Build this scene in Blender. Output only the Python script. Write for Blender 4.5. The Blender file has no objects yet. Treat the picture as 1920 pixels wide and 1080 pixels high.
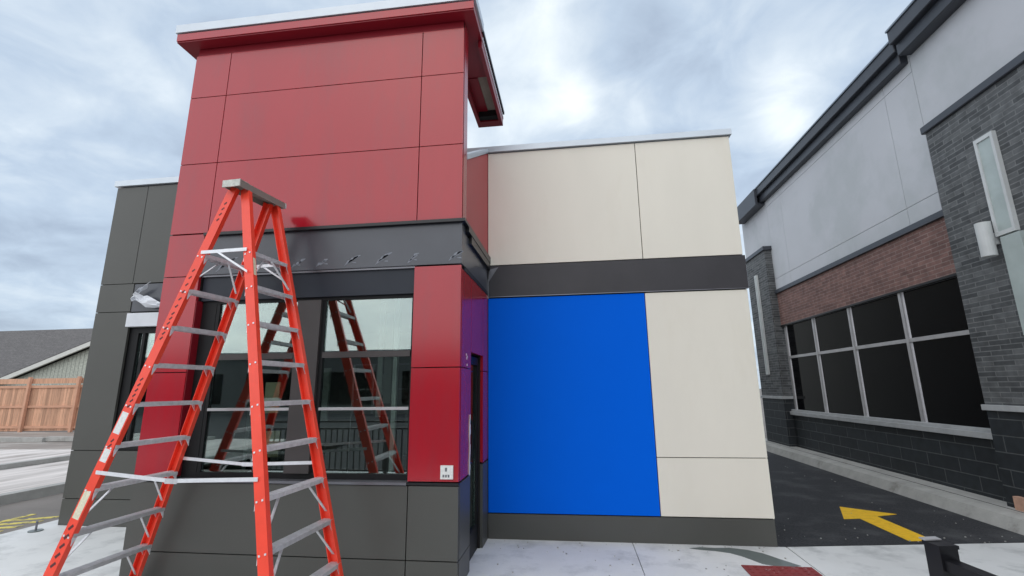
import bpy, bmesh, math, random
from mathutils import Vector, Matrix
random.seed(7)
S = bpy.context.scene
COL = S.collection
rad = math.radians

# ------------------------------------------------------------------ camera
yaw, pit, rol, FPX = -0.125846, 0.2124247, -0.011521, 872.177
cyw, syw, cp, sp = math.cos(yaw), math.sin(yaw), math.cos(pit), math.sin(pit)
fw = Vector((syw*cp, cyw*cp, sp)); rt = Vector((cyw, -syw, 0)); up = rt.cross(fw)
r2 = rt*math.cos(rol) + up*math.sin(rol); u2 = up*math.cos(rol) - rt*math.sin(rol)
cam_d = bpy.data.cameras.new('camera'); cam = bpy.data.objects.new('camera', cam_d); COL.objects.link(cam)
m = Matrix((r2, u2, -fw)).transposed().to_4x4(); m.translation = Vector((0, 0, 1.6)); cam.matrix_world = m
cam_d.sensor_width = 36; cam_d.lens = FPX/1920*36; cam_d.clip_start = 0.05; cam_d.clip_end = 3000
S.camera = cam

# ------------------------------------------------------------------ world: hazy daylight sky behind broken cloud
SUN_EL, SUN_AZ = 42, 200          # azimuth measured clockwise from +Y
w = bpy.data.worlds.new("World"); S.world = w; w.use_nodes = True
nt = w.node_tree; nt.nodes.clear(); N = nt.nodes.new; L = nt.links.new
out = N('ShaderNodeOutputWorld'); mixs = N('ShaderNodeMixShader')
bg1 = N('ShaderNodeBackground'); bg2 = N('ShaderNodeBackground')
sky = N('ShaderNodeTexSky'); sky.sky_type = 'NISHITA'; sky.sun_disc = False
sky.sun_elevation = rad(SUN_EL); sky.sun_rotation = rad(SUN_AZ); sky.dust_density = 3.0
bg1.inputs[1].default_value = 0.12
tc = N('ShaderNodeTexCoord'); sx = N('ShaderNodeSeparateXYZ'); L(tc.outputs['Generated'], sx.inputs[0])
def mth(op, a, b=None, clamp=False):
    n = N('ShaderNodeMath'); n.operation = op; n.use_clamp = clamp
    for i, v in enumerate((a, b)):
        if v is None: continue
        if isinstance(v, (int, float)): n.inputs[i].default_value = v
        else: L(v, n.inputs[i])
    return n.outputs[0]
zz = mth('ADD', mth('MAXIMUM', sx.outputs[2], 0.0), 0.28)      # a cloud deck seen in perspective
cx_ = mth('DIVIDE', sx.outputs[0], zz); cy_ = mth('DIVIDE', sx.outputs[1], zz)
cv = N('ShaderNodeCombineXYZ'); L(cx_, cv.inputs[0]); L(cy_, cv.inputs[1])
def noise(scale, detail, rough, dist=0.0, off=(0, 0, 0)):
    mp = N('ShaderNodeMapping'); mp.inputs['Location'].default_value = off; L(cv.outputs[0], mp.inputs[0])
    n = N('ShaderNodeTexNoise'); n.inputs['Scale'].default_value = scale; n.inputs['Detail'].default_value = detail
    n.inputs['Roughness'].default_value = rough; n.inputs['Distortion'].default_value = dist
    L(mp.outputs[0], n.inputs['Vector']); return n.outputs['Fac']
n1 = noise(1.9, 6, .55, .35, (3.1, 1.7, 0)); n2 = noise(5.5, 8, .55, .5, (8.3, 2.2, 0))
def blob(px, py, k, amp):          # a thin bright break in the cloud in one compass direction
    d = (r2*((px-960)/FPX) + u2*(-(py-540)/FPX) + fw).normalized()
    vm = N('ShaderNodeVectorMath'); vm.operation = 'DOT_PRODUCT'; L(tc.outputs['Generated'], vm.inputs[0]); vm.inputs[1].default_value = d
    return mth('MULTIPLY', mth('POWER', mth('MAXIMUM', vm.outputs['Value'], 0.0), k), amp)
tot = mth('ADD', mth('MULTIPLY', n1, .58), mth('MULTIPLY', n2, .42))
for a in ((1080, 190, 900, .15), (1060, 120, 240, .08), (1475, 225, 900, .22), (1440, 110, 500, .14), (1010, 50, 250, .10), (200, 120, 160, .10), (1190, 225, 700, .13), (900, 270, 200, .07), (640, -60, 80, .06),
          (1230, 130, 200, -.04), (60, 330, 60, -.05), (1330, 60, 200, -.03)):
    tot = mth('ADD', tot, blob(*a))
cr = N('ShaderNodeValToRGB'); L(tot, cr.inputs[0]); e = cr.color_ramp.elements
e[0].position = .35; e[0].color = (.33, .40, .50, 1)
e[1].position = .80; e[1].color = (.88, .93, .94, 1)
x_ = cr.color_ramp.elements.new(.48); x_.color = (.44, .53, .64, 1)
x_ = cr.color_ramp.elements.new(.58); x_.color = (.56, .64, .72, 1)
L(cr.outputs[0], bg2.inputs[0]); bg2.inputs[1].default_value = 1.0
L(sky.outputs[0], bg1.inputs[0]); mixs.inputs[0].default_value = .86
L(bg1.outputs[0], mixs.inputs[1]); L(bg2.outputs[0], mixs.inputs[2]); L(mixs.outputs[0], out.inputs[0])

# ------------------------------------------------------------------ sun through cloud
sd = bpy.data.lights.new('sun', 'SUN'); sd.energy = 1.5; sd.angle = rad(140); sd.color = (1, .965, .91)
so = bpy.data.objects.new('sun', sd); COL.objects.link(so)
az, el = rad(SUN_AZ), rad(SUN_EL)
to_sun = Vector((math.sin(az)*math.cos(el), math.cos(az)*math.cos(el), math.sin(el)))
so.rotation_euler = to_sun.to_track_quat('Z', 'Y').to_euler(); so.location = to_sun*60
S.view_settings.view_transform = 'Standard'; S.view_settings.look = 'None'; S.view_settings.gamma = 1
S.view_settings.exposure = 0.46

# ------------------------------------------------------------------ materials
def mat(name, col, rough=.5, metal=0, spec=.5, var=.08, vscale=3, bump=0, bscale=60, wav=0, wscale=1.2, stretch=(1, 1, 1), coat=0, ior=None, island=0, dirt=None):
    mt = bpy.data.materials.new(name); mt.use_nodes = True; t = mt.node_tree; b = t.nodes['Principled BSDF']
    def n(k): return t.nodes.new(k)
    b.inputs['Roughness'].default_value = rough; b.inputs['Metallic'].default_value = metal
    b.inputs['Specular IOR Level'].default_value = spec
    if ior: b.inputs['IOR'].default_value = ior
    if coat: b.inputs['Coat Weight'].default_value = coat; b.inputs['Coat Roughness'].default_value = .04
    g = n('ShaderNodeNewGeometry'); mp = n('ShaderNodeMapping'); mp.inputs['Scale'].default_value = stretch
    t.links.new(g.outputs['Position'], mp.inputs[0])
    def nz(s, d=5, r=.6):
        q = n('ShaderNodeTexNoise'); q.inputs['Scale'].default_value = s; q.inputs['Detail'].default_value = d; q.inputs['Roughness'].default_value = r
        t.links.new(mp.outputs[0], q.inputs['Vector']); return q.outputs['Fac']
    fac = nz(vscale)
    mr = n('ShaderNodeMapRange'); mr.inputs[1].default_value = .3; mr.inputs[2].default_value = .7
    mr.inputs[3].default_value = 1-var; mr.inputs[4].default_value = 1+var; t.links.new(fac, mr.inputs[0])
    val = mr.outputs[0]
    if island:
        m2 = n('ShaderNodeMapRange'); m2.inputs[3].default_value = 1-island; m2.inputs[4].default_value = 1+island
        t.links.new(g.outputs['Random Per Island'], m2.inputs[0])
        m3 = n('ShaderNodeMath'); m3.operation = 'MULTIPLY'; t.links.new(val, m3.inputs[0]); t.links.new(m2.outputs[0], m3.inputs[1]); val = m3.outputs[0]
    vm = n('ShaderNodeVectorMath'); vm.operation = 'SCALE'; vm.inputs[0].default_value = col; t.links.new(val, vm.inputs['Scale'])
    colout = vm.outputs[0]
    if dirt:
        dcol, dsc, lo, hi = dirt
        f2 = nz(dsc, 7, .65); r_ = n('ShaderNodeMapRange'); r_.inputs[1].default_value = lo; r_.inputs[2].default_value = hi; t.links.new(f2, r_.inputs[0])
        mx = n('ShaderNodeMix'); mx.data_type = 'RGBA'; t.links.new(r_.outputs[0], mx.inputs[0]); t.links.new(colout, mx.inputs[6]); mx.inputs[7].default_value = (*dcol, 1)
        colout = mx.outputs[2]
    t.links.new(colout, b.inputs['Base Color'])
    last = None
    if bump:
        bp = n('ShaderNodeBump'); bp.inputs['Strength'].default_value = bump; bp.inputs['Distance'].default_value = .01
        t.links.new(nz(bscale, 4), bp.inputs['Height']); last = bp
    if wav:
        bw = n('ShaderNodeBump'); bw.inputs['Strength'].default_value = wav; bw.inputs['Distance'].default_value = .05
        t.links.new(nz(wscale, 1, .3), bw.inputs['Height'])
        if last: t.links.new(last.outputs[0], bw.inputs['Normal'])
        last = bw
    if last:
        t.links.new(last.outputs[0], b.inputs['Normal'])
        if coat: t.links.new(last.outputs[0], b.inputs['Coat Normal'])
    return mt

def brickmat(name, c1, c2, mortar, bw, bh, ms=.01, rough=.8, vert=False, bump=1.0):
    mt = bpy.data.materials.new(name); mt.use_nodes = True; t = mt.node_tree; b = t.nodes['Principled BSDF']; n = t.nodes.new
    g = n('ShaderNodeNewGeometry'); s = n('ShaderNodeSeparateXYZ'); t.links.new(g.outputs['Position'], s.inputs[0])
    ad = n('ShaderNodeMath'); ad.operation = 'ADD'; t.links.new(s.outputs[0], ad.inputs[0]); t.links.new(s.outputs[1], ad.inputs[1])
    c = n('ShaderNodeCombineXYZ'); t.links.new(ad.outputs[0], c.inputs[0]); t.links.new(s.outputs[2], c.inputs[1])
    k = n('ShaderNodeTexBrick'); t.links.new(c.outputs[0], k.inputs['Vector'])
    k.inputs['Scale'].default_value = 1; k.inputs['Brick Width'].default_value = bw; k.inputs['Row Height'].default_value = bh
    k.inputs['Mortar Size'].default_value = ms; k.inputs['Mortar Smooth'].default_value = .2; k.inputs['Bias'].default_value = 0
    k.inputs['Color1'].default_value = (*c1, 1); k.inputs['Color2'].default_value = (*c2, 1); k.inputs['Mortar'].default_value = (*mortar, 1)
    nz = n('ShaderNodeTexNoise'); nz.inputs['Scale'].default_value = 9; nz.inputs['Detail'].default_value = 6; t.links.new(g.outputs['Position'], nz.inputs['Vector'])
    mr = n('ShaderNodeMapRange'); mr.inputs[1].default_value = .3; mr.inputs[2].default_value = .7; mr.inputs[3].default_value = .75; mr.inputs[4].default_value = 1.25; t.links.new(nz.outputs['Fac'], mr.inputs[0])
    vm = n('ShaderNodeVectorMath'); vm.operation = 'SCALE'; t.links.new(k.outputs['Color'], vm.inputs[0]); t.links.new(mr.outputs[0], vm.inputs['Scale'])
    t.links.new(vm.outputs[0], b.inputs['Base Color']); b.inputs['Roughness'].default_value = rough
    bp = n('ShaderNodeBump'); bp.invert = True; bp.inputs['Strength'].default_value = bump; bp.inputs['Distance'].default_value = .01
    t.links.new(k.outputs['Fac'], bp.inputs['Height']); t.links.new(bp.outputs[0], b.inputs['Normal'])
    return mt

def glassmat(name, refl, tint, rough=0.0, wav=.02):
    mt = bpy.data.materials.new(name); mt.use_nodes = True; t = mt.node_tree; t.nodes.clear(); n = t.nodes.new
    o = n('ShaderNodeOutputMaterial'); mx = n('ShaderNodeMixShader'); gl = n('ShaderNodeBsdfGlossy'); tr = n('ShaderNodeBsdfTransparent')
    gl.inputs['Roughness'].default_value = rough; gl.inputs['Color'].default_value = (.86, .95, .93, 1); tr.inputs[0].default_value = (*tint, 1)
    lw = n('ShaderNodeLayerWeight'); lw.inputs[0].default_value = .35
    mr = n('ShaderNodeMapRange'); mr.inputs[3].default_value = refl; mr.inputs[4].default_value = min(1, refl+.4); t.links.new(lw.outputs['Fresnel'], mr.inputs[0])
    t.links.new(mr.outputs[0], mx.inputs[0]); t.links.new(tr.outputs[0], mx.inputs[1]); t.links.new(gl.outputs[0], mx.inputs[2])
    if wav:
        nz = n('ShaderNodeTexNoise'); nz.inputs['Scale'].default_value = 1.6; nz.inputs['Detail'].default_value = 1
        bp = n('ShaderNodeBump'); bp.inputs['Strength'].default_value = wav; bp.inputs['Distance'].default_value = .05
        g = n('ShaderNodeNewGeometry'); t.links.new(g.outputs['Position'], nz.inputs['Vector'])
        t.links.new(nz.outputs['Fac'], bp.inputs['Height']); t.links.new(bp.outputs[0], gl.inputs['Normal'])
    t.links.new(mx.outputs[0], o.inputs[0]); return mt

M = {}
M['red'] = mat('red_panel', (.41, .010, .022), .18, spec=.5, ior=1.62, stretch=(1, 1, .25), dirt=((.34, .022, .034), 3.5, .5, .8), var=.04, wav=.10, wscale=1.5)
M['red_side'] = mat('red_side_panel', (.42, .018, .030), .38, spec=.4, var=.04)
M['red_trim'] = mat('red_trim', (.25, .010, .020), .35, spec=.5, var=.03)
M['grey'] = mat('charcoal_panel', (.088, .088, .080), .42, spec=.4, var=.05, vscale=1.5, wav=.05)
M['cream'] = mat('cream_panel', (.87, .82, .715), .55, spec=.35, var=.03, vscale=1.2, wav=.05, stretch=(1, 1, .35), dirt=((.82, .765, .65), 2.2, .54, .85))
M['blue'] = mat('blue_panel', (.0, .135, .80), .6, spec=.06, var=.01)
M['silver'] = mat('silver_flashing', (.58, .63, .68), .35, metal=.35, var=.05, wav=.05)
M['band'] = mat('band_metal', (.070, .074, .088), .30, spec=.6, var=.08, wav=.06, wscale=2.5)
M['wall_band'] = mat('charcoal_band', (.050, .047, .052), .45, spec=.4, var=.10, wav=.05)
M['band_low'] = mat('header_metal', (.026, .031, .042), .42, spec=.3, var=.06, wav=.05)
M['black'] = mat('black_flashing', (.010, .010, .012), .35, var=.1)
M['seam'] = mat('dark_joint', (.012, .010, .010), .8)
M['alum_dark'] = mat('bronze_frame', (.012, .012, .013), .5, spec=.25, var=.1)
M['post_frame'] = mat('brown_frame', (.055, .047, .046), .4, var=.1)
M['sill_m'] = mat('sill_metal', (.20, .20, .22), .3, metal=.5, var=.1)
M['beige'] = mat('bare_soffit', (.30, .24, .19), .8, var=.2)
M['white_p'] = mat('white_plastic', (.72, .74, .78), .5, var=.08)
M['scuff'] = mat('chalk_scuff', (.24, .255, .29), .8, var=.3, vscale=40)
M['glass'] = glassmat('window_glass', .20, (.86, .93, .90))
M['dglass'] = glassmat('tinted_glass', .045, (.10, .11, .12))
M['rgl'] = mat('dark_store_glass', (.003, .003, .004), .06, spec=.12, var=.2)
M['room'] = mat('interior_paint', (.34, .33, .31), .8, var=.1)
M['room_floor'] = mat('interior_floor', (.30, .31, .30), .4, var=.2)
M['room_white'] = mat('interior_white', (.75, .78, .74), .5, var=.05)
M['counter'] = mat('counter_finish', (.12, .10, .09), .5, var=.2)
M['paper'] = mat('buff_board', (.55, .50, .34), .7, var=.1)
M['orange'] = mat('orange_fibreglass', (.94, .072, .036), .33, spec=.5, var=.07, vscale=8, dirt=((.70, .20, .13), 22, .66, .74))
M['alu'] = mat('ladder_aluminium', (.68, .68, .70), .38, metal=.55, var=.12, vscale=25, bump=.15, bscale=200)
M['alu_dk'] = mat('tread_aluminium', (.70, .69, .71), .45, metal=.25, var=.15, vscale=25, bump=.3, bscale=180)
M['cap_m'] = mat('worn_cap', (.56, .57, .52), .5, metal=.2, var=.25, vscale=30)
M['cap_u'] = mat('cap_channel', (.30, .31, .27), .5, metal=.3, var=.15)
M['alu_lt'] = mat('bright_aluminium', (.82, .83, .86), .35, metal=.25, var=.06, vscale=25)
M['rubber'] = mat('black_rubber', (.02, .02, .02), .8)
M['sticker'] = mat('white_sticker', (.78, .78, .76), .5, var=.12, vscale=60)
M['sticker_c'] = mat('cream_sticker', (.74, .70, .52), .5, var=.15, vscale=70)
M['mark'] = mat('dark_print', (.09, .02, .022), .6, var=.3, vscale=60)
M['asphalt'] = mat('asphalt', (.040, .041, .046), .8, spec=.3, var=.55, vscale=45, bump=1.0, bscale=110, dirt=((.105, .108, .112), 1.6, .50, .78))
M['lot'] = mat('old_asphalt', (.20, .18, .165), .85, var=.25, vscale=.8, bump=.6, bscale=80, stretch=(.4, 1, 1))
M['conc'] = mat('pale_concrete', (.70, .705, .70), .75, var=.08, vscale=1.1, bump=.25, bscale=60, dirt=((.42, .43, .43), 2.3, .50, .74))
M['conc_kerb'] = mat('kerb_concrete', (.40, .395, .375), .85, var=.15, vscale=4, bump=.6, bscale=50, dirt=((.22, .21, .19), 3.5, .55, .75))
M['conc_left'] = mat('dusty_concrete', (.66, .61, .58), .85, var=.2, vscale=1.6, bump=.3, bscale=40, stretch=(1.6, .16, 1), dirt=((.34, .30, .275), 1.9, .46, .66))
M['dirtg'] = mat('dusty_gravel', (.27, .235, .21), .95, var=.25, vscale=1.2, bump=.8, bscale=30, stretch=(.3, 1, 1), dirt=((.48, .45, .42), 1.0, .52, .66))
M['wet'] = mat('damp_concrete', (.15, .175, .17), .35, var=.1)
M['yellow'] = mat('yellow_paint', (.98, .58, .015), .55, var=.12, vscale=14, bump=.5, bscale=110, dirt=((.45, .30, .06), 30, .62, .72))
M['yellow_old'] = mat('worn_yellow_paint', (.72, .60, .13), .7, var=.15, vscale=8, dirt=((.16, .15, .13), 6, .5, .6))
M['tactile'] = mat('red_tactile', (.24, .030, .032), .7, var=.15, vscale=12, dirt=((.45, .36, .36), 16, .60, .68))
M['blackmetal'] = mat('black_railing', (.008, .008, .010), .35, var=.1)
M['stucco'] = mat('lilac_grey_stucco', (.52, .53, .56), .9, var=.04, vscale=.9, bump=.2, bscale=120, dirt=((.46, .48, .50), .7, .50, .64))
M['cornice'] = mat('cornice_metal', (.045, .050, .062), .4, var=.12, vscale=2)
M['cornice_top'] = mat('cornice_edge', (.20, .23, .27), .35, metal=.3, var=.1)
M['brick_g'] = brickmat('grey_brick', (.125, .130, .134), (.056, .060, .064), (.17, .175, .178), .29, .062, .007)
M['brick_p'] = brickmat('pink_brick', (.22, .118, .102), (.150, .080, .070), (.27, .20, .18), .29, .062, .006)
M['block'] = brickmat('black_block', (.020, .025, .030), (.014, .017, .021), (.085, .092, .095), .60, .195, .007, .6)
M['cap'] = mat('precast_sill', (.42, .43, .44), .7, var=.12, vscale=6)
M['mull'] = mat('clear_anodised', (.50, .49, .50), .4, metal=.4, var=.1)
M['lt_frame'] = mat('light_housing', (.56, .58, .58), .5, var=.08)
M['lt_lens'] = mat('frosted_lens', (.40, .46, .45), .3, var=.12)
M['foam'] = mat('peach_foam', (.55, .33, .24), .8, var=.2, vscale=8)
M['wood'] = mat('cedar_board', (.60, .34, .22), .8, var=.22, vscale=2.5, stretch=(8, 8, .5), island=.28, dirt=((.34, .20, .14), 1.5, .5, .75))
M['wood_rail'] = mat('cedar_rail', (.60, .33, .22), .8, var=.12)
M['roof'] = brickmat('shingle_roof', (.135, .127, .125), (.115, .108, .107), (.085, .08, .08), .4, .12, .008, .9)
M['siding'] = brickmat('vertical_siding', (.44, .46, .40), (.42, .44, .38), (.25, .26, .23), .28, 40, .02, .7)
M['trimw'] = mat('house_trim', (.62, .62, .58), .6, var=.05)
M['far_wall'] = mat('far_building_wall', (.13, .125, .12), .8, var=.2, vscale=.5)
M['far_trim'] = mat('far_building_trim', (.4, .4, .4), .7)

# ------------------------------------------------------------------ mesh helpers
class MB:
    def __init__(s): s.v = []; s.f = []; s.q = []
    def box(s, x0, x1, y0, y1, z0, z1):
        i = len(s.v); s.q.append((i, len(s.f)))
        s.v += [(x, y, z) for z in (z0, z1) for y in (y0, y1) for x in (x0, x1)]
        s.f += [tuple(i+k for k in q) for q in ((0, 2, 3, 1), (4, 5, 7, 6), (0, 1, 5, 4), (2, 6, 7, 3), (0, 4, 6, 2), (1, 3, 7, 5))]
        return s
    def bar(s, p0, p1, a, b, A, B, c=(0, 0)):
        """prism p0->p1; A, B unit cross axes, a, b full sizes"""
        p0, p1 = Vector(p0), Vector(p1); A = Vector(A); B = Vector(B); i = len(s.v); s.q.append((i, len(s.f)))
        for p in (p0, p1):
            for sb in (-.5, .5):
                for sa in (-.5, .5): s.v.append(tuple(p + A*(a*sa+c[0]) + B*(b*sb+c[1])))
        s.f += [tuple(i+k for k in q) for q in ((0, 2, 3, 1), (4, 5, 7, 6), (0, 1, 5, 4), (2, 6, 7, 3), (0, 4, 6, 2), (1, 3, 7, 5))]
        return s
    def prism(s, pts, d):
        n = len(pts); i = len(s.v); d = Vector(d); s.q.append((i, len(s.f)))
        s.v += [tuple(Vector(p)) for p in pts] + [tuple(Vector(p)+d) for p in pts]
        s.f += [tuple(range(i+n-1, i-1, -1)), tuple(range(i+n, i+2*n))]
        s.f += [(i+k, i+(k+1) % n, i+n+(k+1) % n, i+n+k) for k in range(n)]
        return s
    def tube(s, pts, r, k=10):
        pts = [Vector(p) for p in pts]; i = len(s.v); s.q.append((i, len(s.f)))
        for j, p in enumerate(pts):
            t = (pts[min(j+1, len(pts)-1)]-pts[max(j-1, 0)]).normalized()
            a = t.cross(Vector((.13, .21, .97))).normalized(); b = t.cross(a)
            rr = r[j] if isinstance(r, (list, tuple)) else r
            s.v += [tuple(p + a*rr*math.cos(2*math.pi*q/k) + b*rr*math.sin(2*math.pi*q/k)) for q in range(k)]
        for j in range(len(pts)-1):
            for q in range(k): s.f.append((i+j*k+q, i+j*k+(q+1) % k, i+(j+1)*k+(q+1) % k, i+(j+1)*k+q))
        s.f += [tuple(range(i+k-1, i-1, -1)), tuple(range(i+(len(pts)-1)*k, i+len(pts)*k))]
        return s
    def each(s, name, *a, **k):
        """one object per primitive"""
        r = []; q = s.q + [(len(s.v), len(s.f))]
        for (v0, f0), (v1, f1) in zip(q, q[1:]):
            b = MB(); b.v = s.v[v0:v1]; b.f = [tuple(i-v0 for i in f) for f in s.f[f0:f1]]
            r.append(b.build(name, *a, **k))
        return r
    def build(s, name, material, parent=None, bevel=0, label=None, smooth=False):
        me = bpy.data.meshes.new(name); me.from_pydata(s.v, [], s.f); me.update()
        bm = bmesh.new(); bm.from_mesh(me); bmesh.ops.recalc_face_normals(bm, faces=bm.faces)
        if bevel: bmesh.ops.bevel(bm, geom=list(bm.edges), offset=bevel, segments=1, affect='EDGES', clamp_overlap=True)
        bm.to_mesh(me); bm.free()
        if smooth:
            for p in me.polygons: p.use_smooth = True
        me.materials.append(M[material] if isinstance(material, str) else material)
        o = bpy.data.objects.new(name, me); COL.objects.link(o)
        if parent: 
            o.parent = parent
            if parent.type == 'EMPTY': o.location = -parent.location
        if label: o['label'] = label
        return o
def thing(name, label, cat, loc=(0, 0, 0), group=None):
    o = bpy.data.objects.new(name, None); COL.objects.link(o); o.location = loc; o['label'] = label; o['category'] = cat
    o.empty_display_size = .2
    if group: o['group'] = group
    return o
def struct(o, label=None, cat=None):
    o['kind'] = 'structure'
    if label: o['label'] = label
    if cat: o['category'] = cat
    return o
G = .0045  # half joint
def front(b, xs, zs, y, t=.03):
    for i in range(len(xs)-1):
        for j in range(len(zs)-1): b.box(xs[i]+G, xs[i+1]-G, y, y+t, zs[j]+G, zs[j+1]-G)
    return b
def side(b, ys, zs, x, t=.03):      # panels on a wall facing +X
    for i in range(len(ys)-1):
        for j in range(len(zs)-1): b.box(x-t, x, ys[i]+G, ys[i+1]-G, zs[j]+G, zs[j+1]-G)
    return b

# ================================================================== GROUND
struct(MB().box(-220, 220, -160, 260, -1.0, -.02).build('ground', 'lot'), 'wide worn grey asphalt ground around the buildings', 'ground')
b = MB().prism([(2.05, 5.47, -.019), (4.72, 5.86, -.019), (4.72, 70, -.019), (2.0, 70, -.019), (2.0, 5.47, -.019)], (0, 0, .019))
struct(b.build('drive_lane', 'asphalt'), 'fresh black asphalt drive-through lane between the two buildings', 'road')
# front apron of concrete in slabs
b = MB()
b.box(-6.70, -3.0, -1.2, 5.50, -.019, .0).box(-2.992, .55, -1.2, 5.46, -.019, .0).box(.558, 2.07, -1.2, 5.46, -.019, .0)
b.prism([(2.082, -1.2, -.019), (6.4, -1.2, -.019), (6.4, 6.09, -.019), (2.082, 5.463, -.019)], (0, 0, .019))
struct(b.build('pavement', 'conc'), 'pale concrete pavement slabs in front of the red tower', 'pavement')
b = MB().prism([(-6.70, 5.50, -.019), (-6.43, 5.50, -.019), (-6.43, 12, -.019), (-6.70, 12, -.019)], (0, 0, .019))
struct(b.build('path', 'conc'), 'narrow concrete strip beside the dark side wing', 'path')
# damp patch: an irregular film on the slab
pp = [(1.10, 5.33), (1.22, 5.37), (1.36, 5.36), (1.50, 5.38), (1.66, 5.33), (1.77, 5.24), (1.86, 5.10), (1.98, 4.93), (1.90, 4.90), (1.75, 4.91), (1.66, 4.95), (1.60, 5.05), (1.54, 5.14), (1.46, 5.22), (1.33, 5.27), (1.2, 5.29)]
struct(MB().prism([(x, y, .0) for x, y in pp], (0, 0, .003)).build('damp_patch', 'wet'), 'grey damp patch on the concrete beside the cream wall', 'stain')
# arrow painted on the lane
ar = [(3.47, 7.20), (3.20, 6.58), (3.40, 6.62), (3.40, 5.76), (3.66, 5.80), (3.66, 6.74), (3.96, 6.86)]
struct(MB().prism([(x, y, .0005) for x, y in ar], (0, 0, .004)).build('road_arrow', 'yellow'), 'bright yellow arrow painted on the black asphalt lane', 'road marking')
# small stones and crumbs scattered on the fresh asphalt and at its edge
b = MB()
for k in range(60):
    x = random.uniform(2.15, 4.6); y = 5.75 + random.random()**2.2*5; s_ = random.uniform(.003, .009)
    b.prism([(x+s_*math.cos(a)*random.uniform(.7, 1.2), y+s_*math.sin(a)*random.uniform(.7, 1.2), .0) for a in (0, 1.3, 2.6, 3.9, 5.1)], (0, 0, s_))
for k in range(50):
    x = random.uniform(-.9, 2.0); y = 5.42-random.random()**2*.9; s_ = random.uniform(.003, .010)
    b.prism([(x+s_*math.cos(a), y+s_*math.sin(a)*random.uniform(.7, 1.2), .0) for a in (0, 1.3, 2.6, 3.9, 5.1)], (0, 0, s_))
o = b.build('gravel', 'conc_kerb'); o['kind'] = 'stuff'; o['label'] = 'loose grit and stone crumbs on the lane and slab'; o['category'] = 'grit'
struct(MB().prism([(5.02, 5.9, .1495), (5.035, 5.9, .1495), (5.035, 60, .1495), (5.02, 60, .1495)], (0, 0, .002)).build('kerb_joint', 'seam'), 'dark joint line along the kerb', 'joint')
struct(MB().box(-40, 30, -23, -1.21, -.0195, -.004).build('rear_lot', 'asphalt'), 'dark asphalt car park in front of the restaurant', 'car park')
# right hand kerb and walk
b = MB().prism([(4.72, 5.86, -.019), (4.80, 5.86, .13), (4.90, 5.86, .15), (5.29, 5.86, .15), (5.29, 5.86, -.019)], (0, 60, 0))
struct(b.build('kerb', 'conc_kerb'), 'pale concrete kerb and strip along the dark block wall', 'kerb')
# red tactile plate with domes
tp = thing('tactile_plate', 'dusty red tactile paving plate set in the concrete near the lane', 'paving plate', (1.75, 4.6, 0))
MB().box(1.45, 2.05, 4.28, 4.89, .0005, .009).build('plate', 'tactile', tp, bevel=.002)
b = MB()
for i in range(9):
    for j in range(9):
        x, y = 1.49+i*.065, 4.33+j*.065
        b.prism([(x+.016*math.cos(a*math.pi/4), y+.016*math.sin(a*math.pi/4), .009) for a in range(8)], (0, 0, .004))
b.each('raised_dome', 'tactile', tp)

# small capped pipe by the slab corner
ps = thing('pipe_stub', 'short grey pipe stub with flat base on the slab by the yellow hatching', 'pipe', (-6.42, 5.25, 0))
MB().tube([(-6.42, 5.25, .012), (-6.42, 5.25, .11)], .011, 10).build('pipe', 'sill_m', ps)
MB().tube([(-6.42, 5.25, .0), (-6.42, 5.25, .011)], .07, 14).build('base_plate', 'wet', ps)
# left hand lot: lane, kerb and walks
b = MB().box(-8.42, -6.702, -6, 40, -.019, -.004)
struct(b.build('side_lane', 'lot'), 'worn grey asphalt lane left of the concrete pavement', 'road')
b = MB()
for k in range(6):
    y = 4.5+k*.22; b.prism([(-7.30, y, -.004), (-7.30, y+.09, -.004), (-6.85, y+.30, -.004), (-6.85, y+.21, -.004)], (0, 0, .005))
b.box(-7.39, -7.31, 3.6, 5.95, -.004, .001)
struct(b.build('hatch_marking', 'yellow_old'), 'worn yellow hatch lines painted beside the pavement', 'road marking')
struct(MB().prism([(-8.42, -6, -.019), (-8.46, -6, .13), (-8.60, -6, .14), (-8.60, -6, -.019)], (0, 46, 0)).build('lot_kerb', 'conc_kerb'), 'long low concrete kerb along the side lane', 'kerb')
b = MB()
for k in range(12):
    y = -6+k*3.8; b.box(-11.55, -8.61, y, y+3.78, -.019, .10)
struct(b.build('side_walk', 'conc_left'), 'dusty pale concrete walk beyond the side lane', 'pavement')
struct(MB().box(-11.72, -11.56, -6, 40, -.019, .20).build('walk_kerb', 'conc_kerb'), 'raised concrete kerb behind the dusty walk', 'kerb')
b = MB().box(-17.0, -11.73, -6, 12.0, -.019, .06)
struct(b.build('far_slab', 'conc_left'), 'streaked concrete slab in front of the timber fence', 'pavement')
struct(MB().box(-40, -17.01, -6, 12.0, -.019, .03).box(-40, -11.73, 12.01, 17.5, -.019, .04).build('gravel_yard', 'dirtg'), 'brown dusty yard ground by the timber fence', 'ground')
struct(MB().box(-17.4, -11.73, 14.0, 14.15, .06, .20).box(-40, -17.4, 13.9, 14.05, .03, .18).build('fence_kerb', 'conc_kerb'), 'low pale kerb in front of the timber fence', 'kerb')

# ================================================================== RESTAURANT
YF, YC, YW, XR = 4.08, 5.45, 5.50, -.985
R = thing('restaurant_building', 'new single storey restaurant with red panelled tower, charcoal wing and blue panel', 'building', (-2.2, 6, 0))
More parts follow.
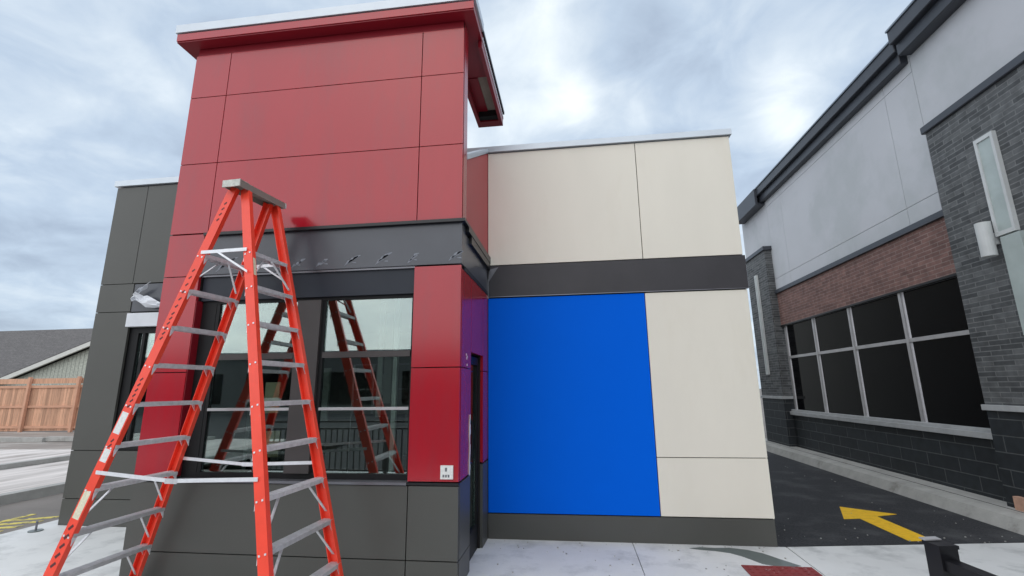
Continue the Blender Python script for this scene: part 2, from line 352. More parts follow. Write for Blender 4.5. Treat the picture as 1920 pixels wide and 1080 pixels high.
# --- tower front wall, panels with open joints
b = MB(); front(b, [-4.06, -3.63, -1.43, XR], [3.18, 3.96, 4.755], YF)
front(b, [-4.06, -3.63, -1.43, XR], [4.755, 5.29], YF)
front(b, [-4.06, -3.66], [.83, 1.785, 2.73, 3.174], YF)
b.each('tower_panel', 'red', R, label='glossy red wall panels of the tower with dark joints')
MB().box(-4.056, XR-.004, YF+.031, YF+.15, 3.19, 5.37).box(-4.056, -3.664, YF+.031, YF+.15, .84, 3.189).each('tower_core', 'seam', R)
MB().box(-4.05, XR-.01, YF+.012, YF+.030, 5.292, 5.378).build('eave_shade_strip', 'red_trim', R, label='top strip of the red tower wall, eave shade painted in as darker red')  # wall carries on up here; shade under the eaves is painted as darker red
MB().box(-4.06, XR-.004, YF+.151, YF+.18, 3.18, 5.37).build('tower_back', 'red_trim', R)
MB().box(XR-.003, XR, YF+.031, YF+.18, 3.18, 5.37).build('tower_return', 'red', R)
MB().box(-3.66, -3.655, YF+.004, YF+.15, .84, 2.48).build('pillar_return', 'red_trim', R)
# --- tower roof: front eave and the arm running back on the right
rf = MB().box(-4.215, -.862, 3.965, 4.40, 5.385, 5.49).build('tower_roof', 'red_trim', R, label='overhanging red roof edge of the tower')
MB().box(-4.235, -.842, 3.945, 4.41, 5.502, 5.60).build('coping', 'silver', rf)
MB().box(-4.20, -.875, 3.98, 4.39, 5.491, 5.501).build('shadow_joint', 'seam', rf)
MB().prism([(-4.215, 3.955, 5.40), (-.862, 3.955, 5.40), (-.862, 3.955, 5.485), (-4.215, 3.955, 5.485)], (0, .009, 0)).build('fascia', 'red', rf)
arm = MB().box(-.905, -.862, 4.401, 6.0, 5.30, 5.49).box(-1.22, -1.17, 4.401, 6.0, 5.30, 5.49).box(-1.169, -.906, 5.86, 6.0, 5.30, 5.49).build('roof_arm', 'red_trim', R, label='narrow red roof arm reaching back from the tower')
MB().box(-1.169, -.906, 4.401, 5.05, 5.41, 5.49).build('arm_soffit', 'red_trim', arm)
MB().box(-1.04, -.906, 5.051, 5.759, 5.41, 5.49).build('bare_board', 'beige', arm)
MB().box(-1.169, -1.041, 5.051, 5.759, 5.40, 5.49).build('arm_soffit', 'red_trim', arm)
MB().box(-1.169, -.906, 5.76, 5.859, 5.32, 5.409).build('arm_end_block', 'seam', arm)
MB().box(-1.22, -.842, 4.411, 6.02, 5.491, 5.53).build('arm_coping', 'black', arm)
for k in range(26):
    pass
b = MB()
for k in range(32): b.box(-.861, -.853, 4.42+k*.05, 4.442+k*.05, 5.40, 5.44)
b.each('drip_clip', 'white_p', arm)
# --- right pillar, its return with the side door, and the side wall
b = MB(); front(b, [-1.44, XR-.0], [.83, 1.79, 2.73], YF)
b.each('pillar_panel', 'red', R, label='glossy red pillar right of the front window')
MB().box(-1.436, XR-.035, YF+.031, YF+.30, .84, 2.72).build('pillar_core', 'seam', R)
YD0, YD1, ZD = 4.52, 5.14, 1.93
b = MB(); side(b, [YF+.03, YD0], [.83, 1.79, 2.70], XR); side(b, [YD0, YD1], [ZD+.02, 2.70], XR); side(b, [YD1, YC-.01], [.83, 1.79, 2.70], XR)
b.each('side_panel', 'red', R, label='red panels on the narrow return round the side door')
b = MB(); side(b, [YF+.03, YD0], [0.0, .22, .82], XR); side(b, [YD1, YC-.01], [0.0, .82], XR)
b.each('side_base_panel', 'grey', R)
MB().box(XR-.12, XR-.031, YF+.305, YD0, 0, 2.7).box(XR-.12, XR-.031, YD1, YC+.1, 0, 2.7).box(XR-.12, XR-.031, YD0, YD1, ZD+.03, 2.7).each('side_core', 'seam', R)
dr = MB().box(XR-.10, XR-.05, YD0+.002, YD0+.06, 0.01, ZD).box(XR-.10, XR-.05, YD1-.06, YD1-.002, 0.01, ZD).box(XR-.10, XR-.05, YD0+.061, YD1-.061, ZD-.08, ZD).box(XR-.10, XR-.05, YD0+.061, YD1-.061, 0.01, .24).build('side_door', 'alum_dark', R, label='narrow dark framed glass door on the return wall')
MB().box(XR-.078, XR-.072, YD0+.061, YD1-.061, .241, ZD-.081).build('door_glass', 'glass', dr)
MB().tube([(XR-.02, YD0+.10, .92), (XR-.005, YD0+.10, .98), (XR-.005, YD0+.10, 1.25), (XR-.02, YD0+.10, 1.31)], .010).build('handle', 'alum_dark', dr)
# torn white foam tape hanging beside the door
b = MB(); zs = [.82+.045*k for k in range(13)]; 
for k in range(12):
    wv = .028+.012*math.sin(k*1.7)+random.uniform(-.006, .006)
    b.prism([(XR+.001, YD0-.062-.01*math.sin(k*.9), zs[k]), (XR+.001, YD0-.062+wv, zs[k]), (XR+.001, YD0-.062+wv+.004, zs[k+1]), (XR+.001, YD0-.062-.01*math.sin((k+1)*.9), zs[k+1])], (.006, 0, 0))
b.build('torn_tape', 'white_p', R, label='torn white tape down the edge beside the side door')
b = MB()
for (y, z) in ((4.30, 1.905), (4.315, 1.87), (4.33, 1.885), (4.33, 1.81)): b.box(XR+.0005, XR+.004, y, y+.02, z, z+.02)
b.each('paint_chip', 'white_p', R)
# small square notice plate
pl = MB().box(-1.145, -1.035, YF-.012, YF-.001, .856, .966).build('notice_plate', 'sticker', R, label='small white square plate on the red pillar')
MB().box(-1.104, -1.088, YF-.0135, YF-.0125, .918, .948).box(-1.125, -1.110, YF-.0135, YF-.0125, .872, .892).box(-1.102, -1.088, YF-.0135, YF-.0125, .872, .892).box(-1.08, -1.066, YF-.0135, YF-.0125, .872, .892).each('plate_print', 'sill_m', pl)
# --- sloping red return between the tower and the cream wall
MB().prism([(XR, YF+.185, 3.18), (XR, YC-.004, 3.18), (XR, YC-.004, 4.575), (XR, YF+.185, 3.88)], (-.03, 0, 0)).build('return_panel', 'red_side', R, label='red return panel above the sign band beside the cream wall')
MB().prism([(XR+.008, YF+.185, 3.885), (XR+.008, YC-.031, 4.57), (XR+.008, YC-.031, 4.63), (XR+.008, YF+.185, 3.945)], (-.10, 0, 0)).build('return_cap', 'silver', R)
# --- band over the window
MB().box(-3.652, XR-.002, YF+.012, YF+.15, 2.745, 3.145).build('sign_band', 'band', R, label='dark blue grey metal band over the window where a sign was')
MB().box(XR-.03, XR-.002, YF+.151, YC-.001, 2.745, 3.075).build('side_band', 'band', R)
MB().box(-3.652, XR+.035, YF-.030, YF+.15, 3.146, 3.176).box(XR-.03, XR+.035, YF+.151, YC-.001, 3.10, 3.176).build('band_flashing', 'black', R)
MB().box(XR-.03, XR+.030, YF+.30, YC-.001, 3.02, 3.099).build('side_flashing', 'black', R)
MB().box(XR-.03, XR+.004, YF+.152, YC-.012, 2.701, 2.744).each('side_trim', 'band_low', R)
MB().box(-3.654, -1.442, YF+.055, YF+.15, 2.485, 2.744).build('window_header', 'band_low', R)
MB().box(-3.654, -1.442, YF+.030, YF+.054, 2.725, 2.744).build('header_lip', 'sill_m', R)
b = MB()
for (x, l) in ((-3.50, .22), (-2.68, .10), (-2.43, .14), (-2.14, .14), (-1.83, .15), (-1.52, .12), (-1.12, .16)):
    for q in range(3):
        z = 2.765+q*.02+random.uniform(0, .01); xx = x+q*.03+random.uniform(-.01, .01); ll = l*random.uniform(.4, .8)
        b.prism([(xx, YF+.0105, z), (xx+ll, YF+.0105, z+ll*.62), (xx+ll*.92, YF+.0105, z+ll*.62+.006), (xx+ll*.35, YF+.0105, z+ll*.3+.024)], (0, .001, 0))
    b.prism([(x+l*.5, YF+.0103, 2.80), (x+l*.85, YF+.0103, 2.79), (x+l*.8, YF+.0103, 2.805)], (0, .001, 0))
b.each('glue_scuff', 'scuff', R, label='row of chalky scuffs left along the bottom of the sign band')
# --- charcoal base under the window
b = MB(); front(b, [-4.06, -1.43, XR], [0, .22, .80], YF)
b.each('base_panel', 'grey', R, label='charcoal panels below the front window')
MB().box(-4.056, XR-.035, YF+.031, YF+.15, 0, .79).build('base_core', 'seam', R)
MB().box(-3.662, -1.442, YF-.012, YF+.13, .803, .825).build('window_sill', 'sill_m', R)
MB().box(-4.06, -3.664, YF-.004, YF+.03, .803, .824).box(-1.438, XR, YF-.004, YF+.03, .803, .824).each('pillar_flashing', 'black', R)
# --- front window
yw0, yw1 = YF+.085, YF+.135
wn = MB()
wn.box(-3.654, -3.50, yw0, yw1, .826, 2.484).box(-1.462, -1.442, yw0, yw1, .826, 2.484)
wn.box(-3.499, -1.463, yw0, yw1, 2.455, 2.484).box(-3.499, -1.463, yw0, yw1, .826, .875)
W = wn.build('front_window', 'alum_dark', R, label='wide front window with two bays and dark frame')
MB().box(-2.615, -2.375, yw0-.03, yw1, .876, 2.454).build('centre_post', 'post_frame', W)
for (xa, xb) in ((-3.499, -2.616), (-2.374, -1.463)):
    MB().box(xa, xa+.035, yw0+.003, yw1-.003, .876, 2.454).box(xb-.015, xb, yw0+.003, yw1-.003, .876, 2.454).each('stile', 'alum_dark', W)
    MB().box(xa+.036, xb-.016, yw0-.01, yw1-.003, 1.90, 1.955).build('transom', 'post_frame', W)
    MB().box(xa+.036, xb-.016, yw0-.005, yw1-.003, 1.422, 1.447).build('glazing_bar', 'mull', W)
    for (za, zb) in ((.877, 1.424), (1.446, 1.899), (1.956, 2.453)):
        MB().box(xa+.036, xb-.016, yw0+.02, yw0+.026, za, zb).build('pane', 'glass', W)
# --- cream wall with blue panel
b = MB(); front(b, [XR, .872, 1.995], [3.075, 4.575], YC); front(b, [.862, 1.998], [.262, .853, 2.668], YC)
b.each('cream_panel', 'cream', R, label='cream wall panels right of the tower')
front(MB(), [XR-.0, .862], [.262, 2.668], YC).build('blue_panel', 'blue', R, label='large plain bright blue panel on the cream wall')
front(MB(), [-1.6, XR], [3.05, 4.575], YC, .03).build('inner_red_panel', 'red', R)
MB().box(XR+.002, 2.012, YC-.006, YC+.03, 2.68, 3.067).build('wall_band', 'wall_band', R, label='dark grey band across the cream wall')
MB().box(XR+.002, 2.006, YC-.014, YC-.0061, 2.676, 2.684).build('band_lip', 'sill_m', R)
MB().box(XR+.002, 1.99, YC+.002, YC+.03, 0, .255).build('wall_base', 'grey', R)
MB().box(-1.6, 1.985, YC+.031, YC+.2, 0, 4.57).build('wall_core', 'seam', R)
MB().box(-1.62, 2.02, YC-.03, YC+.25, 4.585, 4.66).build('parapet_cap', 'silver', R, label='pale metal parapet cap above the cream wall')
MB().box(1.986, 1.998, YC+.031, 20, 0, 4.575).build('lane_wall', 'cream', R)
MB().box(1.8, 2.02, YC+.251, 20.05, 4.585, 4.66).build('lane_wall_cap', 'silver', R)
MB().prism([(XR+.004, YC-.012, 2.86), (XR+.13, YC-.012, 3.05), (XR+.02, YC-.012, 3.02)], (0, .004, 0)).box(XR+.0005, XR+.012, YC-.02, YC-.007, 2.66, 2.90).build('cable_stub', 'sill_m', R)
# --- charcoal wing on the left
b = MB(); front(b, [-6.43, -5.93, -4.0], [3.06, 4.495], YW); front(b, [-6.43, -5.90], [2.67, 3.06], YW)
front(b, [-6.43, -5.885], [.885, 2.67], YW); front(b, [-6.43, -4.0], [0, .31, .885], YW)
b.each('wing_panel', 'grey', R, label='charcoal wall panels of the left wing')
MB().box(-5.896, -4.0, YW+.008, YW+.03, 2.67, 3.05).build('wing_band', 'band', R)
MB().box(-5.885, -4.0, YW-.05, YW+.03, 2.46, 2.64).build('shutter_box', 'white_p', R, label='white box lintel over the wing window')
MB().box(-6.425, -3.9, YW+.031, YW+.15, 2.65, 4.49).box(-6.425, -5.9, YW+.031, YW+.15, 0, 2.649).box(-5.899, -3.9, YW+.031, YW+.15, 0, .88).each('wing_core', 'seam', R)
MB().box(-6.46, -4.2, YW-.03, YW+.25, 4.51, 4.595).build('wing_cap', 'silver', R)
wg = MB().box(-5.88, -5.76, YW+.04, YW+.10, .89, 2.45).box(-5.759, -4.0, YW+.04, YW+.10, 2.38, 2.45).box(-5.759, -4.0, YW+.04, YW+.10, .89, .93).build('wing_window', 'alum_dark', R)
MB().box(-5.759, -4.0, YW+.07, YW+.076, .931, 2.379).build('wing_pane', 'glass', wg)
MB().box(-5.70, -5.66, YW+.045, YW+.09, .931, 2.379).build('wing_mullion', 'alum_dark', wg)
# crumpled plastic and whip cable at the wing
b = MB(); path = [(-5.60, 3.045, .03), (-5.66, 2.99, .06), (-5.70, 2.95, .10), (-5.78, 2.91, .16), (-5.80, 2.87, .13), (-5.72, 2.84, .07), (-5.66, 2.82, .10), (-5.58, 2.78, .12), (-5.48, 2.745, .08), (-5.36, 2.725, .03), (-5.15, 2.712, .012)]
rows_ = []
for (x, z, wd) in path:
    rows_.append([Vector((x+wd*t*.35+random.uniform(-.014, .014), YW-.03-random.uniform(0, .07), z+wd*t*.5+random.uniform(-.014, .014))) for t in (-1, -.4, .2, 1)])
b.v = [tuple(p) for r in rows_ for p in r]; b.f = [(4*i+j, 4*i+j+1, 4*i+j+5, 4*i+j+4) for i in range(len(rows_)-1) for j in range(3)]
b.build('plastic_wrap', 'white_p', R, label='crumpled white plastic and cable hanging on the wing band')
# --- shell and room behind the glass
MB().box(-6.42, -6.40, YW+.151, 20, 0, 4.49).box(-6.42, 1.98, 19.98, 20, 0, 4.49).box(-6.39, 1.97, YC+.3, 19.9, 4.30, 4.36).each('outer_wall', 'grey', R)
MB().box(-6.39, 1.9, 9.6, 9.7, 0.02, 2.9).box(-6.39, 1.79, YC+.21, 9.59, 2.80, 2.9).box(-3.99, XR-.13, YF+.19, YC+.205, 2.80, 2.9).box(1.8, 1.9, YC+.21, 9.59, .02, 2.79).each('interior_wall', 'room', R)
MB().box(-6.39, 1.79, YC+.21, 9.59, 0.005, .05).box(-3.99, XR-.13, YF+.19, YC+.209, 0.005, .05).build('interior_floor', 'room_floor', R)
MB().box(-4.05, -4.00, YF+.16, 5.64, .02, 2.79).build('interior_side', 'room', R)
MB().box(-4.5, -1.6, 7.9, 8.5, .051, 1.05).box(-4.6, -1.5, 7.85, 8.55, 1.051, 1.10).build('counter', 'counter', R)
MB().box(-3.72, -3.56, 6.0, 6.16, .051, 2.79).box(-2.9, -2.78, 7.0, 7.1, 1.4, 2.79).box(-5.5, -5.35, 6.6, 6.8, .05, 2.79).each('column', 'room_white', R)
MB().box(-4.30, -4.08, 6.2, 6.25, 1.30, 1.72).box(-4.25, -4.02, 6.2, 6.25, .72, 1.06).box(-6.2, -6.0, 6.4, 6.45, 1.5, 2.2).box(-6.15, -5.85, 6.4, 6.5, .9, 1.3).each('notice_board', 'paper', R)
b = MB()
for k in range(7): b.box(-3.5+k*.33, -3.47+k*.33, 7.2, 7.23, .051, 2.0)
for z in (.6, 1.1, 1.6, 1.99): b.box(-3.5, -1.49, 7.24, 7.26, z, z+.02)
b.build('shelving', 'mull', R)
b = MB()
for (x, y, w_, z0, z1) in ((-3.95, 5.4, .03, .05, 2.79), (-2.05, 5.2, .05, .05, 2.79), (-1.75, 5.9, .03, .9, 2.79), (-3.2, 5.6, .04, .05, 2.2)): b.box(x, x+w_, y, y+w_, z0, z1)
b.each('interior_post', 'room_white', R)
MB().box(-3.1, -2.5, 6.4, 6.9, .051, 1.25).box(-2.35, -1.95, 6.6, 7.0, .051, 1.75).each('equipment', 'counter', R)
MB().box(-2.62, -2.55, 6.1, 6.12, 1.25, 2.79).box(-3.42, -3.30, 6.1, 6.14, 1.2, 1.9).each('wall_strip', 'room_white', R)
MB().box(-3.05, -2.86, 7.3, 7.5, 1.52, 1.85).box(-2.6, -2.2, 7.3, 7.55, 1.11, 1.45).box(-2.1, -1.8, 7.3, 7.55, 1.11, 1.6).each('stock_box', 'room_white', R)

# ================================================================== NEIGHBOURING STORE
XW, XP = 5.30, 5.12
T = thing('store_building', 'two tone brick and grey stucco store with black windows across the lane', 'building', (6, 10, 0))
b = MB()
def st(y0, y1, z0, z1): b.box(XW, XW+.05, y0+.004, y1-.004, z0+.004, z1-.004)
for (y0, y1) in ((7.62, 11.68), (11.68, 12.5)):
    for (z0, z1) in ((4.0, 4.29), (4.29, 6.25), (6.25, 6.52)): st(y0, y1, z0, z1)
st(6.97, 7.62, 4.0, 4.29); st(6.97, 7.62, 4.29, 6.25); st(6.97, 7.62, 6.25, 6.62); st(-8, 6.97, 3.5, 6.62); st(12.5, 14.3, 3.9, 6.52)
b.each('stucco_panel', 'stucco', T, label='lilac grey stucco upper wall with fine joints')
MB().box(XW+.051, XW+.25, -8, 14.29, 3.1, 6.6).build('wall_core', 'cap', T)
MB().box(5.18, XW+.3, 7.0, 14.0, 6.42, 6.60).box(5.10, XW+.3, 6.95, 14.05, 6.601, 6.80).build('cornice', 'cornice', T, bevel=.01, label='dark metal cornice of the store')
MB().box(5.08, XW+.31, 6.94, 14.06, 6.801, 6.83).build('cornice_edge', 'cornice_top', T)
MB().box(5.10, XW+.3, 12.55, 14.1, 6.36, 6.419).box(5.04, 5.099, 12.5, 14.12, 6.36, 6.80).build('corner_cornice', 'cornice', T)
MB().box(5.12, XW+.3, -8, 6.93, 6.50, 6.70).box(5.03, XW+.3, -8, 6.93, 6.701, 6.92).build('near_cornice', 'cornice', T, bevel=.01)
MB().box(5.01, XW+.31, -8, 6.93, 6.921, 6.95).build('near_cornice_edge', 'cornice_top', T)
MB().box(XW-.05, XW+.05, 6.90, 12.539, 3.905, 3.995).build('belt_flashing', 'cornice', T)
MB().box(XW-.002, XW+.05, 6.90, 12.539, 3.085, 3.904).build('accent_brick', 'brick_p', T, label='dusty pink brick strip above the black windows')
MB().box(XW-.02, XW+.05, 6.90, 12.539, 3.05, 3.084).build('lintel', 'black', T)
MB().box(XP, XW+.2, -8, 6.73, 1.335, 5.08).build('near_pier', 'brick_g', T, label='tall grey brick pier at the right edge with a light strip')
MB().box(XP-.04, XW+.2, -8, 6.77, 5.081, 5.19).build('near_pier_cap', 'cornice', T, bevel=.01)
MB().box(XP, XW+.2, 12.54, 13.85, 1.335, 5.08).build('far_pier', 'brick_g', T, label='narrow grey brick pier at the far corner')
MB().box(XP-.04, XW+.2, 12.50, 13.89, 5.081, 5.19).build('far_pier_cap', 'cornice', T, bevel=.01)
MB().box(XP-.03, XW+.2, -8, 6.76, 1.265, 1.334).box(XP-.03, XW+.2, 12.51, 13.89, 1.265, 1.334).each('pier_sill', 'cap', T, bevel=.004)
MB().box(XW, XW+.2, 6.731, 12.539, -.02, .895).box(XP+.002, XW+.2, -8, 6.73, -.02, 1.264).box(XP+.002, XW+.2, 12.54, 13.86, -.02, 1.264).each('block_base', 'block', T, label='black block base wall')
MB().box(XW-.07, XW+.15, 6.80, 12.539, .896, .975).build('window_ledge', 'cap', T, bevel=.004, label='pale precast ledge under the black windows')
MB().box(XW-.03, XW+.15, 6.80, 12.539, .976, 1.02).build('ledge_course', 'cap', T, bevel=.004)
MB().box(XW+.3, 18, 13.84, 13.86, 0, 6.5).build('end_wall', 'stucco', T)
F = MB().box(XW+.03, XW+.09, 12.40, 12.47, 1.021, 3.049).box(XW+.03, XW+.09, 6.75, 12.399, 2.245, 2.305).build('store_window', 'mull', T, label='black glazed window band with pale mullions')
for y in (11.03, 9.65, 8.19): MB().box(XW+.02, XW+.029, y-.03, y+.03, 1.021, 3.049).box(XW+.03, XW+.09, y-.03, y+.03, 2.306, 3.049).box(XW+.03, XW+.09, y-.03, y+.03, 1.021, 2.244).build('mullion', 'mull', F)
ys = [6.75, 8.16, 9.62, 11.0, 12.40]
for i in range(4):
    for (za, zb) in ((1.021, 2.244), (2.306, 3.049)): MB().box(XW+.055, XW+.065, ys[i]+.03, ys[i+1]-.03, za, zb).build('dark_pane', 'rgl', F)
def striplight(y0, y1, z0, z1, lbl):
    f_ = MB().box(XP-.05, XP-.001, y0, y0+.035, z0, z1).box(XP-.05, XP-.001, y1-.035, y1, z0, z1).box(XP-.05, XP-.001, y0+.036, y1-.036, z1-.05, z1).box(XP-.05, XP-.001, y0+.036, y1-.036, z0, z0+.05).build('light_strip', 'lt_frame', T, label=lbl)
    MB().box(XP-.035, XP-.002, y0+.036, y1-.036, z0+.051, z1-.051).build('lens', 'lt_lens', f_)
striplight(5.74, 6.00, 3.30, 4.55, 'tall pale light strip on the near brick pier')
MB().box(XP-.05, XP-.001, 5.70, 5.95, 2.12, 3.28).build('lower_lens', 'lt_lens', T)
striplight(13.13, 13.27, 1.88, 4.55, 'thin pale light strip on the far brick pier')
f_ = MB().tube([(XP-.11, 6.06, 3.08), (XP-.11, 6.06, 3.50)], .075, 20).build('wall_light', 'lt_frame', T, label='short cylinder wall light on the near pier')
MB().box(XP-.10, XP-.001, 6.02, 6.10, 3.22, 3.36).build('light_bracket', 'lt_frame', f_)
f_ = MB().box(XP-.06, XP-.001, 5.80, 5.90, 1.98, 2.06).box(XP-.03, XP-.001, 5.60, 5.95, 2.07, 2.12).build('junction_box', 'lt_frame', T)
MB().box(XP-.06, XP-.001, 5.7, 6.55, .0, .30).build('pier_patch', 'foam', T, label='bare peach coloured foam at the foot of the near pier')

# ================================================================== STEPLADDER
LD = thing('stepladder', 'tall orange fibreglass double sided stepladder with aluminium treads before the window', 'ladder', (-2.8, 3.45, 0))
ZT = 3.33
foot = {('a', 'n'): Vector((-3.80, 3.135, 0)), ('b', 'n'): Vector((-1.78, 2.85, 0)), ('a', 'f'): Vector((-3.80, 3.98, 0)), ('b', 'f'): Vector((-1.75, 3.69, 0))}
top = {('a', 'n'): Vector((-2.860, 3.425, ZT)), ('b', 'n'): Vector((-2.780, 3.462, ZT)), ('a', 'f'): Vector((-2.785, 3.816, ZT)), ('b', 'f'): Vector((-2.745, 3.85, ZT))}
U = Vector((.07, .9975, 0)).normalized(); V = Vector((U.y, -U.x, 0))     # U near->far, V a->b
def rp(k, z): return foot[k] + (top[k]-foot[k])*(z/ZT)
for k in foot:
    d = (top[k]-foot[k]).normalized(); n_ = (U - d*U.dot(d)).normalized()     # outward/inward axis
    wv = d.cross(n_).normalized()
    if wv.dot(V) < 0: wv = -wv
    inn = n_ if k[1] == 'n' else -n_
    sgn = 1
    p0 = rp(k, .05); p1 = rp(k, ZT+.0)
    b = MB().bar(p0, p1, .080, .006, wv, inn)
    b.bar(p0, p1, .006, .034, wv, inn, (-.037, .0205)).bar(p0, p1, .006, .034, wv, inn, (.037, .0205))
    rl = b.build('side_rail', 'orange', LD)
    # rubber shoe and metal foot bracket
    MB().bar(rp(k, .0), rp(k, .05), .11, .06, wv, inn, (0, .015)).build('rubber_foot', 'rubber', rl)
    # heel plate / rivets
    b = MB()
    for i in range(1, 10):
        z = .02+.3*i
        for s_ in (-.022, .022): 
            c = rp(k, z-.02) + wv*s_ - inn*.004
            b.bar(c, c - inn*.004, .012, .012, wv, d)
    b.each('rivet', 'alu_lt', rl)
    if k == ('a', 'n'):
        def decal(z, h, wd, m_, nm):
            c0 = rp(k, z) - inn*.0036; c1 = rp(k, z+h) - inn*.0036
            return MB().bar(c0, c1, wd, .001, wv, inn).build(nm, m_, rl)
        decal(1.30, .155, .060, 'sticker', 'white_label'); decal(1.10, .09, .060, 'sticker', 'white_label')
        decal(.715, .185, .058, 'sticker_c', 'cream_label')
        b = MB()
        for z in [.42, .48, .54, .60, .66, 1.215, 1.25, 1.50, 1.54, 1.58, 1.62, 1.66, 1.70, 2.02, 2.06, 2.10, 2.14, 2.18, 2.22, 2.28, 2.34, 2.40, 2.46, 2.52, 2.58, 3.03, 3.08, 3.13, 3.18]:
            c = rp(k, z) - inn*.0036; s_ = .015 if z > 1 else .022
            A_ = (d+wv*.7).normalized(); B_ = inn.cross(A_)
            b.bar(c - A_*s_, c + A_*s_, s_*.85, .001, B_, inn)
        b.each('printed_mark', 'mark', rl)
    if k == ('b', 'n'):
        c0 = rp(k, 2.50); MB().bar(c0+wv*.0375, c0+wv*.0375+d*.16, .002, .026, wv, inn, (.003, .018)).build('white_label', 'sticker_c', rl)
for sd_ in 'ab':
    for i in range(1, 10):
        z = .02+.3*i
        pn, pf = rp((sd_, 'n'), z), rp((sd_, 'f'), z)
        ax = (pf-pn).normalized(); q = Vector((0, 0, 1)); ac = q.cross(ax).normalized()
        p0 = pn+ax*.004; p1 = pf-ax*.004
        b = MB().bar(p0, p1, .082, .006, ac, q)                     # tread deck
        b.bar(p0, p1, .005, .025, ac, q, (-.0385, -.0155)).bar(p0, p1, .005, .025, ac, q, (.0385, -.0155))
        for g_ in range(5): b.bar(p0+ax*.01, p1-ax*.01, .006, .004, ac, q, (-.028+.014*g_, .005))
        tr_ = b.build('tread', 'alu_dk' if i > 2 else 'alu', LD)
        # gusset plates at both ends
        b = MB()
        for (p, s_) in ((p0, 1), (p1, -1)):
            for o_ in (-.034, .034):
                a0 = p+ac*o_; b.prism([a0-q*.006, a0-q*.085, a0+ax*s_*.05-q*.006], ac*.004)
        b.each('gusset', 'alu_lt', tr_)
        if i <= 3 or i == 9:                                        # long diagonal knee braces
            b = MB()
            for (kk, s_) in ((('n'), 1), (('f'), -1)):
                e0 = rp((sd_, kk), z-.24) + ax*s_*.02; e1 = rp((sd_, kk), z-.012) + ax*s_*.20
                b.bar(e0, e1, .020, .005, ac, (e1-e0).normalized().cross(ac).normalized())
            b.each('knee_brace', 'alu', tr_)
for kk in 'nf':                                                     # spreader bars, near and far, hinged in the middle
    for (z, m_, hh, sag) in ((1.03, 'alu_lt', .026, .035), (2.735, 'alu_lt', .028, 0.0)):
        a0, b0 = rp(('a', kk), z), rp(('b', kk), z); s_ = -1 if kk == 'n' else 1
        a0 = a0 - U*(.016*-s_*-1)*0 + U*s_*.012; b0 = b0 + U*s_*.012; md = (a0+b0)/2 - Vector((0, 0, sag))
        sp_ = MB().bar(a0, md, .006, hh, U, (0, 0, 1)).bar(md, b0, .006, hh, U, (0, 0, 1), (.0, .001)).build('spreader_bar', m_, LD)
        if sag: MB().bar(md-V*.05+U*s_*.006, md+V*.05+U*s_*.006, .006, .034, U, (0, 0, 1)).build('hinge_lock', 'alu', sp_)
        if not sag:
            MB().bar(a0+(b0-a0)*.35+U*s_*.008, rp(('b', kk), z-.20)+U*s_*.02, .005, .018, U, (0, 0, 1)).build('corner_brace', 'alu_lt', sp_)
c0 = Vector((-2.822, 3.36, ZT+.028)); c1 = Vector((-2.757, 3.90, ZT+.028))
cp_ = MB().bar(c0, c1, .155, .012, V, (0, 0, 1)).bar(c0, c1, .006, .045, V, (0, 0, 1), (-.0745, -.029)).bar(c0, c1, .006, .045, V, (0, 0, 1), (.0745, -.029)).build('top_cap', 'cap_u', LD, label='grey aluminium cap plate')
MB().bar(c0-U*.012, c0-U*.001, .172, .062, V, (0, 0, 1), (0, -.022)).bar(c0, c0+U*.10, .165, .004, V, (0, 0, 1), (0, .0085)).build('cap_end', 'cap_m', cp_)
MB().bar(c1+U*.001, c1+U*.010, .165, .05, V, (0, 0, 1), (0, -.02)).build('cap_end', 'alu_dk', cp_)

# ================================================================== RAILINGS
def railing(name, label, p0, p1, z, dx, n, first_post=True):
    p0, p1 = Vector(p0), Vector(p1); ax = (p1-p0).normalized(); ac = Vector((0, 0, 1)).cross(ax)
    r_ = thing(name, label, 'railing', p0, 'black steel railings')
    ln = (p1-p0).length; np_ = max(2, int(ln/1.8)+1)
    for i in range(np_):
        c = p0+ax*ln*i/(np_-1)
        MB().bar(c, c+Vector((0, 0, z)), .062, .062, ax, ac).build('post', 'blackmetal', r_)
        MB().bar(c+Vector((0, 0, z+.0005)), c+Vector((0, 0, z+.012)), .068, .068, ax, ac).build('post_cap', 'blackmetal', r_)
    a0, a1 = p0+ax*.032, p1-ax*.032
    MB().bar(a0+Vector((0, 0, z-.05)), a1+Vector((0, 0, z-.05)), .045, .035, ac, (0, 0, 1)).build('top_rail', 'blackmetal', r_)
    MB().bar(a0+Vector((0, 0, .12)), a1+Vector((0, 0, .12)), .04, .035, ac, (0, 0, 1)).build('bottom_rail', 'blackmetal', r_)
    if dx: MB().bar(a0+Vector((0, 0, z-.18)), a1+Vector((0, 0, z-.18)), .035, .03, ac, (0, 0, 1)).build('middle_rail', 'blackmetal', r_)
    b = MB()
    for i in range(n):
        c = a0+(a1-a0)*(i+.5)/n
        b.bar(c+Vector((0, 0, .138)), c+Vector((0, 0, z-.2 if dx else z-.068)), .018, .018, ax, ac)
    b.each('picket', 'blackmetal', r_)
    return r_
r1 = railing('railing', 'black steel railing at the lower right corner of the picture', (1.235, 1.93, 0), (1.62, -1.2, 0), 1.05, True, 26)
MB().bar(Vector((1.195, 1.955, 1.066)), Vector((1.255, 1.965, 1.067)), .03, .004, (0, 1, 0), (0, 0, 1)).build('bracket', 'mull', r1)
railing('railing', 'long black picket railing standing behind the camera, mirrored in the window', (-6.2, -.5, 0), (-.9, -.5, 0), 1.05, True, 44)

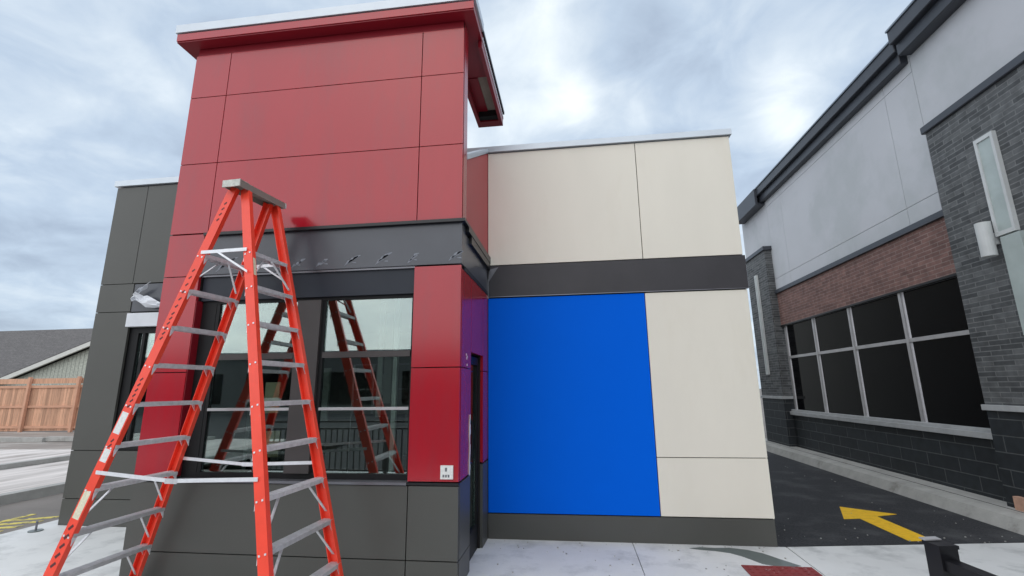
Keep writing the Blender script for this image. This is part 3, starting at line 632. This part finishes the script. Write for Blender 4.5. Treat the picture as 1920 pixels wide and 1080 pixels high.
# ================================================================== TIMBER FENCE AND HOUSE
FN = thing('timber_fence', 'cedar board privacy fence with warm brown planks beyond the left lot', 'fence', (-22, 17.6, 0))
b = MB(); x = -31.0; 
while x < -9:
    wd = random.uniform(.13, .15); z0 = .06+(x+24)*.012; zt = 1.92+(x+24)*-.0
    b.box(x, x+wd-.008, 17.6, 17.6+.018+random.uniform(0, .01), z0, zt); x += wd
b.build('board', 'wood', FN)
MB().box(-31, -9, 17.55, 17.598, 1.84, 1.95).box(-31, -9, 17.55, 17.598, 1.02, 1.11).box(-31, -9, 17.55, 17.598, .18, .28).each('fence_rail', 'wood_rail', FN)
MB().box(-31, -9, 17.60, 17.64, 2.02, 2.24).build('lattice_top', 'wood', FN)
b = MB(); 
for k in range(9): x = -31+k*2.4+.7; MB().box(x, x+.11, 17.44, 17.545, 0, 2.30).build('fence_post', 'wood_rail', FN)
H = thing('house', 'pale sided house with broad grey shingle roof behind the timber fence', 'house', (-30, 30, 0))
def hp(px, py, y):
    d = r2*((px-960)/FPX) + u2*(-(py-540)/FPX) + fw; t = y/d.y; return Vector((0, 0, 1.6)) + d*t
g0 = Vector((-38.2, 26, 1.55)); slope = .362
ax_ = Vector((-25.5, 26, g0.z+slope*12.7))
MB().prism([(-38.2, 26.0, 0), (-12.8, 26.0, 0), (-12.8, 26.0, g0.z), (-25.5, 26.0, ax_.z-.02), (-38.2, 26.0, g0.z-.02)], (0, .15, 0)).build('gable_wall', 'siding', H)
MB().bar(g0+Vector((-.8, -.36, -.2)), ax_+Vector((0, -.36, .09)), .12, .26, (0, 1, 0), (-.34, 0, .94)).bar(ax_+Vector((0, -.36, .09)), Vector((-12.0, 25.64, g0.z-.2)), .12, .26, (0, 1, 0), (.34, 0, .94)).build('rake_board', 'trimw', H)
MB().prism([(-39.0, 25.62, g0.z-.10), (-25.5, 25.62, ax_.z+.22), (-25.5, 25.62, ax_.z+.30), (-39.2, 25.62, g0.z-.04)], (0, 9, 0)).prism([(-12.0, 25.62, g0.z-.10), (-25.5, 25.62, ax_.z+.22), (-25.5, 25.62, ax_.z+.30), (-11.9, 25.62, g0.z-.04)], (0, 9, 0)).build('gable_roof', 'roof', H)
MB().prism([(-60, 26.6, 2.0), (-60, 33.0, 6.75), (-60, 39.4, 2.0)], (52, 0, 0)).build('main_roof', 'roof', H)
MB().box(-59, -9, 27.2, 38.8, 0, 2.4).build('house_wall', 'siding', H)
MB().box(-60, -39.3, 26.45, 26.6, 1.88, 2.05).build('gutter', 'trimw', H)

# ================================================================== low building behind the camera (seen in reflections)
B = thing('strip_building', 'long low dark commercial building behind the camera', 'building', (-8, -24, 0))
MB().box(-45, 30, -32, -24, 0, 4.1).build('wall', 'far_wall', B)
MB().box(-45.2, 30.2, -32.2, -23.8, 4.101, 4.45).build('parapet', 'far_trim', B)
b = MB()
for k in range(12): b.box(-42+k*6, -38+k*6, -23.99, -23.95, .6, 2.9)
b.each('window', 'rgl', B)
